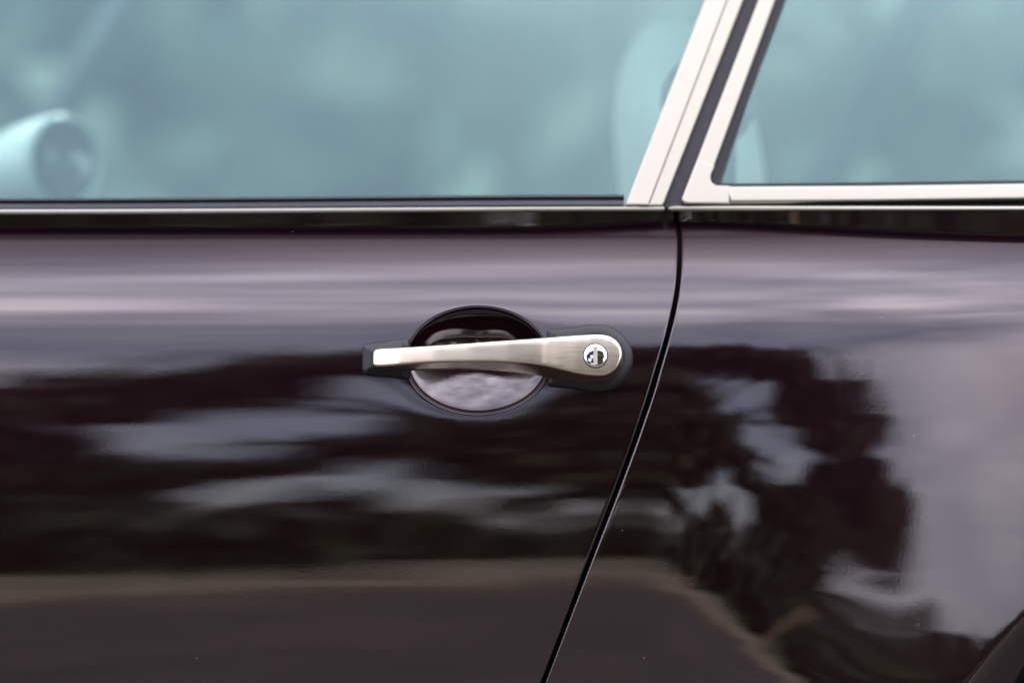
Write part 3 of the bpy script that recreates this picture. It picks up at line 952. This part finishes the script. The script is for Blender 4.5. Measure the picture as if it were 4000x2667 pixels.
# bullet shaped chrome gauge pod on top of the dashboard
mdep = 0.60; mk = 1 + mdep / D
mc = at(240, 635, mdep)
mir = None
def bullet(name, mat, prof, cx, cy, cz, ax, parent, seg=48):
    ax = Vector(ax).normalized(); u = ax.cross(Vector((0, 0, 1))).normalized(); w = ax.cross(u)
    vs, fs = [], []
    for r, t in prof:
        for j in range(seg):
            a = 2 * math.pi * j / seg
            vs.append(Vector((cx, cy, cz)) + ax * t + u * r * math.cos(a) + w * r * math.sin(a))
    for i in range(len(prof) - 1):
        for j in range(seg):
            fs.append((i * seg + j, i * seg + (j + 1) % seg, (i + 1) * seg + (j + 1) % seg, (i + 1) * seg + j))
    me = mesh_of(name, vs, fs); bm = bmesh.new(); bm.from_mesh(me)
    bmesh.ops.remove_doubles(bm, verts=bm.verts, dist=1e-6); bmesh.ops.recalc_face_normals(bm, faces=bm.faces); bm.to_mesh(me); bm.free()
    flat_normals_by_angle(me, 60)
    return link(name, me, mat, parent)
mr = 190 * S * mk
DULL = metal_mat('dull_chrome', (0.62, 0.62, 0.62), 0.20, 0.02)
ENAMEL = simple('pale_enamel', (0.42, 0.42, 0.40), 0.15)
mir = bullet('gauge_pod', ENAMEL, [(mr * 0.84, 0.004), (mr * 0.90, 0.010), (mr * 0.97, 0.008), (mr, 0.0), (mr * 0.99, -0.02), (mr * 0.92, -0.05), (mr * 0.76, -0.09), (mr * 0.5, -0.125), (mr * 0.22, -0.145), (0.0001, -0.15)], mc[0], mc[1], mc[2], (0.75, -0.66, 0.03), car)
bullet('gauge_glass', MIRROR, [(mr * 0.80, 0.004), (mr * 0.6, 0.007), (mr * 0.3, 0.0088), (0.0001, 0.0095)], mc[0], mc[1], mc[2], (0.75, -0.66, 0.03), mir)

# wheel arch liner and wheel
def liner():
    vs, fs = [], []
    seg = 64
    for k, (r, y) in enumerate([(RA + 0.012, 0.022), (RA + 0.02, 0.12), (RA + 0.02, 0.38)]):
        for j in range(seg + 1):
            a = math.pi * (-0.15 + 1.3 * j / seg)
            vs.append((WX + r * math.cos(a), y - 0.03, ZC + WH + r * math.sin(a)))
    n = seg + 1
    for k in range(2):
        for j in range(seg):
            fs.append((k * n + j, k * n + j + 1, (k + 1) * n + j + 1, (k + 1) * n + j))
    c = len(vs); vs.append((WX, 0.35, ZC + WH))
    for j in range(seg):
        fs.append((2 * n + j, 2 * n + j + 1, c))
    return mesh_of('wheel_arch_liner', vs, fs)
link('wheel_arch_liner', liner(), BLACK, car)
whl = lathe('wheel', [(0.20, 0.02), (0.195, 0.0), (0.185, -0.004), (0.15, 0.03), (0.06, 0.02), (0.055, 0.0), (0.0001, -0.004)], WX, ZC + WH - 0.03, SATIN, car, y0=0.05)
lathe('tyre', [(0.20, 0.19), (0.26, 0.20), (0.292, 0.18), (0.297, 0.10), (0.292, 0.02), (0.26, -0.005), (0.20, 0.012)], WX, ZC + WH - 0.03, TYRE, whl, y0=0.05)

# ------------------------------------------------------------------ the street behind the camera, seen in the paint
def tag(o, label=None, cat=None, group=None, kind=None):
    for k, v in (('label', label), ('category', cat), ('group', group), ('kind', kind)):
        if v: o[k] = v
    return o
ASPH = simple('asphalt', (0.054, 0.043, 0.036), 0.85, noise=0.35, nscale=1.4, bump=0.3, bscale=90)
PAVE = simple('sandy_pavement', (0.17, 0.13, 0.092), 0.9, noise=0.25, nscale=2.5)
KERB = simple('kerb_stone', (0.30, 0.25, 0.19), 0.85, noise=0.2, nscale=4)
GRASS = simple('lawn', (0.050, 0.062, 0.022), 0.9, noise=0.4, nscale=0.6)
BARK = simple('bark', (0.055, 0.042, 0.032), 0.9, noise=0.4, nscale=6, bump=0.5, bscale=20)
def leaf_mat(name, c1, c2):
    m, t, b = new_mat(name)
    b.inputs['Roughness'].default_value = 0.55
    gi = N(t, 'ShaderNodeNewGeometry')
    mc = N(t, 'ShaderNodeMix', data_type='RGBA'); mc.inputs[6].default_value = (*c1, 1); mc.inputs[7].default_value = (*c2, 1)
    t.links.new(gi.outputs['Random Per Island'], mc.inputs[0]); t.links.new(mc.outputs[2], b.inputs['Base Color'])
    return m
LEAF = leaf_mat('leaf_green', (0.022, 0.036, 0.012), (0.052, 0.070, 0.024))
LEAF2 = leaf_mat('leaf_olive', (0.035, 0.042, 0.014), (0.085, 0.080, 0.030))
LEAF3 = leaf_mat('leaf_fresh', (0.058, 0.080, 0.050), (0.078, 0.102, 0.064))

def flat(name, x0, x1, y0, y1, z, mat, n=1):
    vs = [(x0, y0, z), (x1, y0, z), (x1, y1, z), (x0, y1, z)]
    o = link(name, mesh_of(name, vs, [(0, 1, 2, 3)]), mat, None, False)
    o['kind'] = 'structure'
    return o
flat('ground', -400, 400, -400, 400, -0.02, GRASS)
flat('road', -120, 120, -7.6, 3.2, 0.0, ASPH)
k = link('kerb', box_mesh('kerb', 0, -7.68, 0.05, 240, 0.16, 0.13, 0.015), KERB); k['kind'] = 'structure'
p_ = link('pavement', box_mesh('pavement', 0, -8.86, 0.045, 240, 2.2, 0.12), PAVE, None, False); p_['kind'] = 'structure'

def tube(path, radii, seg=8):
    vs, fs = [], []
    P = [Vector(p) for p in path]
    for i, p in enumerate(P):
        d = (P[min(i + 1, len(P) - 1)] - P[max(i - 1, 0)]).normalized()
        u = d.orthogonal().normalized(); w = d.cross(u)
        for j in range(seg):
            a = 2 * math.pi * j / seg
            vs.append(p + (u * math.cos(a) + w * math.sin(a)) * radii[i])
    for i in range(len(P) - 1):
        for j in range(seg):
            fs.append((i * seg + j, i * seg + (j + 1) % seg, (i + 1) * seg + (j + 1) % seg, (i + 1) * seg + j))
    return vs, fs

def leaves_mesh(name, blobs, count, size, rng, droop=0.0, shell=0.55, clump=70):
    """blobs: (cx, cy, cz, rx, ry, rz); leaf clumps spread through the volume, denser to the outside"""
    vol = np.array([b[3] * b[4] * b[5] for b in blobs]) ** 0.75; vol /= vol.sum()
    C = []; 
    ncl = max(40, count // clump)
    for b, v in zip(blobs, vol):
        m = max(6, int(ncl * v))
        d = rng.normal(size=(m, 3)); d /= np.linalg.norm(d, axis=1)[:, None]
        r = (shell + (1 - shell) * rng.random(m)) ** 1.0 * (0.74 + 0.46 * rng.random(m) ** 1.6)
        C.append(np.array(b[:3]) + d * r[:, None] * np.array(b[3:6]))
    C = np.vstack(C)
    per = count // len(C) + 1
    ctr = np.repeat(C, per, 0)
    csz = np.repeat(0.55 + 0.9 * rng.random(len(C)), per)[:, None]
    sp = size * 2.3
    off = rng.normal(size=ctr.shape) * sp * csz * np.array([0.7, 0.7, 0.45])
    stray = rng.random(len(off)) < 0.22
    off[stray] *= 2.0
    if droop:
        off[:, 2] -= np.abs(rng.normal(size=len(off))) * droop
    ctr = ctr + off
    ctr = ctr[ctr[:, 2] > 0.05]
    n = len(ctr)
    a = rng.normal(size=(n, 3)); a /= np.linalg.norm(a, axis=1)[:, None]
    if droop:
        a[:, 2] -= 1.5; a /= np.linalg.norm(a, axis=1)[:, None]
    b = np.cross(a, rng.normal(size=(n, 3))); b /= np.linalg.norm(b, axis=1)[:, None]
    s = size * (0.6 + 0.8 * rng.random(n))[:, None]
    V = np.stack([ctr - a * s, ctr + b * s * 0.5, ctr + a * s, ctr - b * s * 0.5], 1).reshape(-1, 3)
    me = bpy.data.meshes.new(name)
    me.vertices.add(4 * n); me.vertices.foreach_set('co', V.ravel())
    me.loops.add(4 * n); me.loops.foreach_set('vertex_index', np.arange(4 * n, dtype=np.int32))
    me.polygons.add(n); me.polygons.foreach_set('loop_start', np.arange(0, 4 * n, 4, dtype=np.int32))
    me.update(calc_edges=True); me.validate()
    return me

def tree(name, x, y, trunk_h, trunk_r, blobs, count, size, mat, label, group, seed, droop=0.0, clump=70):
    rng = np.random.default_rng(seed)
    root = bpy.data.objects.new(name, None); COL.objects.link(root); root.location = (x, y, 0)
    tag(root, label, 'tree', group)
    vs, fs = tube([(0, 0, -0.05), (0.05, 0, trunk_h * 0.4), (0.0, 0.1, trunk_h), (0.1, 0.1, trunk_h * 1.35)], [trunk_r * 1.25, trunk_r, trunk_r * 0.8, trunk_r * 0.35])
    for b in blobs:
        st_ = Vector((0, 0.08, trunk_h * (0.75 + 0.3 * rng.random())))
        en = Vector(b[:3]); mid = st_.lerp(en, 0.5) + Vector((0, 0, 0.3))
        v2, f2 = tube([st_, mid, en], [trunk_r * 0.5, trunk_r * 0.3, trunk_r * 0.1], 6)
        o_ = len(vs); vs += v2; fs += [tuple(i + o_ for i in f) for f in f2]
    link('trunk', mesh_of('trunk', vs, fs), BARK, root)
    link('crown', leaves_mesh('crown', blobs, count, size, rng, droop, clump=clump), mat, root, False)
    return root
GRP = 'trees mirrored in the car paint'
# trees behind the camera
tree('broad_tree', 2.6, -18.0, 2.6, 0.30, [(-3.5, 0, 4.4, 0.9, 1.0, 0.55), (-3.0, 0.1, 5.4, 0.7, 0.9, 0.5), (-1.5, 0, 6.4, 1.1, 1.3, 1.3), (-0.4, 0.2, 7.4, 1.1, 1.3, 1.3), (0.9, 0, 6.6, 1.3, 1.5, 1.5), (2.2, 0.2, 7.2, 1.2, 1.5, 1.3), (-2.6, 0.1, 4.9, 1.0, 1.2, 0.9), (-2.3, 0.2, 3.6, 1.1, 1.2, 0.9), (-1.7, 0.2, 2.6, 1.0, 1.2, 0.9), (-2.0, 0, 5.8, 1.0, 1.2, 0.8), (-0.4, 0, 4.8, 1.3, 1.4, 1.2), (1.8, 0, 4.4, 1.8, 1.4, 1.5), 
      (0.2, 0.8, 2.2, 1.9, 1.4, 1.5), (1.8, 0.8, 2.2, 1.8, 1.4, 1.6), (0.6, 1.4, 1.1, 2.6, 0.9, 1.0)],
     36000, 0.15, LEAF2, 'broad tree reflected as the dark mass beside the shut line', GRP, 1)
rg = np.random.default_rng(77)
hb_ = [(2.9, 0.3, 9.7, 1.2, 1.4, 1.3), (1.9, 0, 9.4, 1.5, 1.5, 1.5), (0.5, 0.2, 9.9, 1.2, 1.4, 1.1), (-0.7, 0, 9.8, 1.2, 1.4, 0.9), (-1.9, 0.2, 10.1, 0.9, 1.3, 0.7), (-2.6, 0, 9.6, 1.1, 1.2, 0.6),
       (-3.6, 0.2, 9.9, 0.9, 1.0, 0.5), (-4.2, 0, 8.6, 1.0, 1.2, 0.9), (-5.2, 0.1, 8.7, 0.9, 1.0, 0.8), (-6.0, 0, 7.6, 1.0, 1.0, 0.7), (-4.6, 0.4, 7.4, 0.9, 0.8, 0.5), (-6.4, 0.2, 8.3, 0.7, 0.8, 0.5), (2.6, 0.3, 7.9, 2.0, 1.2, 1.0), (-5.4, 0.3, 6.8, 0.6, 0.7, 0.35)]
tree('high_crowned_tree', 1.6, -20.0, 6.2, 0.26, hb_,
     25000, 0.15, LEAF, 'high crowned tree with sky under its branches, reflected in the door', GRP, 2)
tree('drooping_tree', -4.6, -21.5, 2.6, 0.22, [(1.6, 0, 4.3, 0.8, 0.8, 0.5), (2.4, 0, 4.5, 0.6, 0.6, 0.32), (-0.6, 0, 6.6, 0.7, 0.9, 0.9), (-1.2, 0.2, 6.0, 0.6, 0.9, 0.8), (0.0, 0, 5.7, 0.7, 0.9, 0.8), (-1.5, 0, 5.0, 0.6, 0.9, 0.9), (-0.6, 0.1, 5.0, 1.0, 0.9, 0.9), (0.5, 0.1, 4.6, 0.7, 0.9, 0.7), (1.1, 0, 3.9, 0.8, 0.9, 0.8), (-0.4, 0, 3.8, 1.3, 1.2, 1.0), (-0.9, 0.2, 2.8, 1.1, 1.0, 1.1), (0.5, 0, 2.6, 1.2, 1.0, 1.1), (0, 0.3, 1.1, 1.8, 1.0, 1.0)],
     20000, 0.12, LEAF, 'drooping tall tree reflected in the rear quarter panel', GRP, 3, 0.22)
tree('round_tree', -1.9, -24.0, 1.2, 0.2, [(0.1, 0, 2.1, 0.6, 0.9, 0.8), (-0.5, 0, 1.7, 0.7, 0.9, 0.7), (0.7, 0, 1.4, 0.8, 0.9, 0.8), (0, 0.3, 1.0, 1.8, 0.9, 0.8)],
     6000, 0.12, LEAF2, 'small round tree standing low between the two taller reflected trees', GRP, 4)
rk = np.random.default_rng(31)
kinds = []
for az in list(np.arange(-17, -50, -2.6)) + [-54, -60, -67, -75]:
    r_ = 33 + 5 * rk.random()
    kinds.append((az, r_, r_ * math.tan(R(6.4 + 1.8 * rk.random() + (1.6 if az > -21 else 0.6 if az > -24 else 0))) + 0.7, 1.7 + 0.7 * rk.random() + (1.5 if az < -50 else 0)))
kinds += [(22, 26, 4.6, 3.0), (32, 28, 5.2, 3.4), (43, 30, 5.0, 3.6), (55, 30, 5.5, 4.0), (68, 30, 5.5, 4.0)]
ORD = ['first', 'second', 'third', 'fourth', 'fifth', 'sixth', 'seventh', 'eighth', 'ninth', 'tenth', 'eleventh', 'twelfth', 'thirteenth', 'fourteenth', 'fifteenth', 'sixteenth', 'seventeenth', 'eighteenth']
nleft = sum(1 for k_ in kinds if k_[0] < 0)
for i, (az, r, hgt, w) in enumerate(kinds):
    tree('distant_tree', r * math.sin(R(az)), -r * math.cos(R(az)), hgt * 0.35, 0.2, [(0, 0, hgt * 0.64, w * 0.55, w * 0.6, hgt * 0.30), (-w * 0.45, 0, hgt * 0.48, w * 0.45, w * 0.5, hgt * 0.30), (w * 0.5, 0, hgt * 0.42, w * 0.5, w * 0.5, hgt * 0.30), (0, 0.4, hgt * 0.2, w * 1.2, w * 0.5, hgt * 0.24)],
         4500, 0.15, (LEAF, LEAF2)[i % 2], 'low dark tree beyond the hedge, %s %s' % ((ORD[i], 'to the left of the drooping tree') if az < 0 else (ORD[i - nleft], 'to the right of the broad tree')), 'distant trees beyond the hedge', 20 + i)
k2 = link('kerb', box_mesh('kerb', 0, -10.05, 0.06, 240, 0.16, 0.16, 0.015), KERB); k2['kind'] = 'structure'
WOOD = simple('pale_timber', (0.34, 0.25, 0.15), 0.8, noise=0.2, nscale=8)
post = link('timber_post', box_mesh('timber_post', -2.70, -8.7, 0.62, 0.07, 0.07, 1.1, 0.010), WOOD)
tag(post, 'pale square timber post standing on the pavement', 'post')
# hedge along the pavement
rng = np.random.default_rng(9)
hb = [(x, -12.6 + 0.3 * rng.normal(), 0.75, 1.1, 0.7, 0.75 + 0.15 * rng.random()) for x in np.arange(-26, 27, 0.9)]
hd = link('hedge', leaves_mesh('hedge', hb, 46000, 0.10, rng), LEAF, None, False)
tag(hd, 'long clipped green hedge beyond the sandy pavement', 'hedge')
hb2 = [(x, 5.6 + 0.2 * rng.normal(), zc, 0.9, 0.6, 0.8) for x in np.arange(-6, 6.5, 0.7) for zc in (0.7, 1.7, 2.5)]
hd2 = link('hedge', leaves_mesh('hedge', hb2, 80000, 0.15, rng, clump=14), LEAF3, None, False)
tag(hd2, 'tall fresh green hedge on the far side of the car, blurred through its windows', 'hedge')
# greenery on the far side of the car, seen through both windows
for i, (x, y, h_, w) in enumerate([(-3.4, 9.0, 6.0, 2.6), (-0.6, 9.8, 6.5, 2.6), (2.2, 9.2, 6.0, 2.6), (5.0, 9.8, 6.4, 2.8), (-6.4, 9.8, 6.2, 2.8)]):
    tree('leafy_tree', x, y, h_ * 0.3, 0.2, [(0, 0, h_ * 0.66, w * 0.8, w * 0.7, h_ * 0.33), (-w * 0.5, 0, h_ * 0.38, w * 0.75, w * 0.6, h_ * 0.36), (w * 0.5, 0, h_ * 0.36, w * 0.75, w * 0.6, h_ * 0.36)],
         16000, 0.19, LEAF3, '%s of five leafy trees beyond the car, blurred through its windows' % ['second from the left', 'middle one', 'second from the right', 'rightmost', 'leftmost'][i], 'trees beyond the car', 50 + i, clump=16)
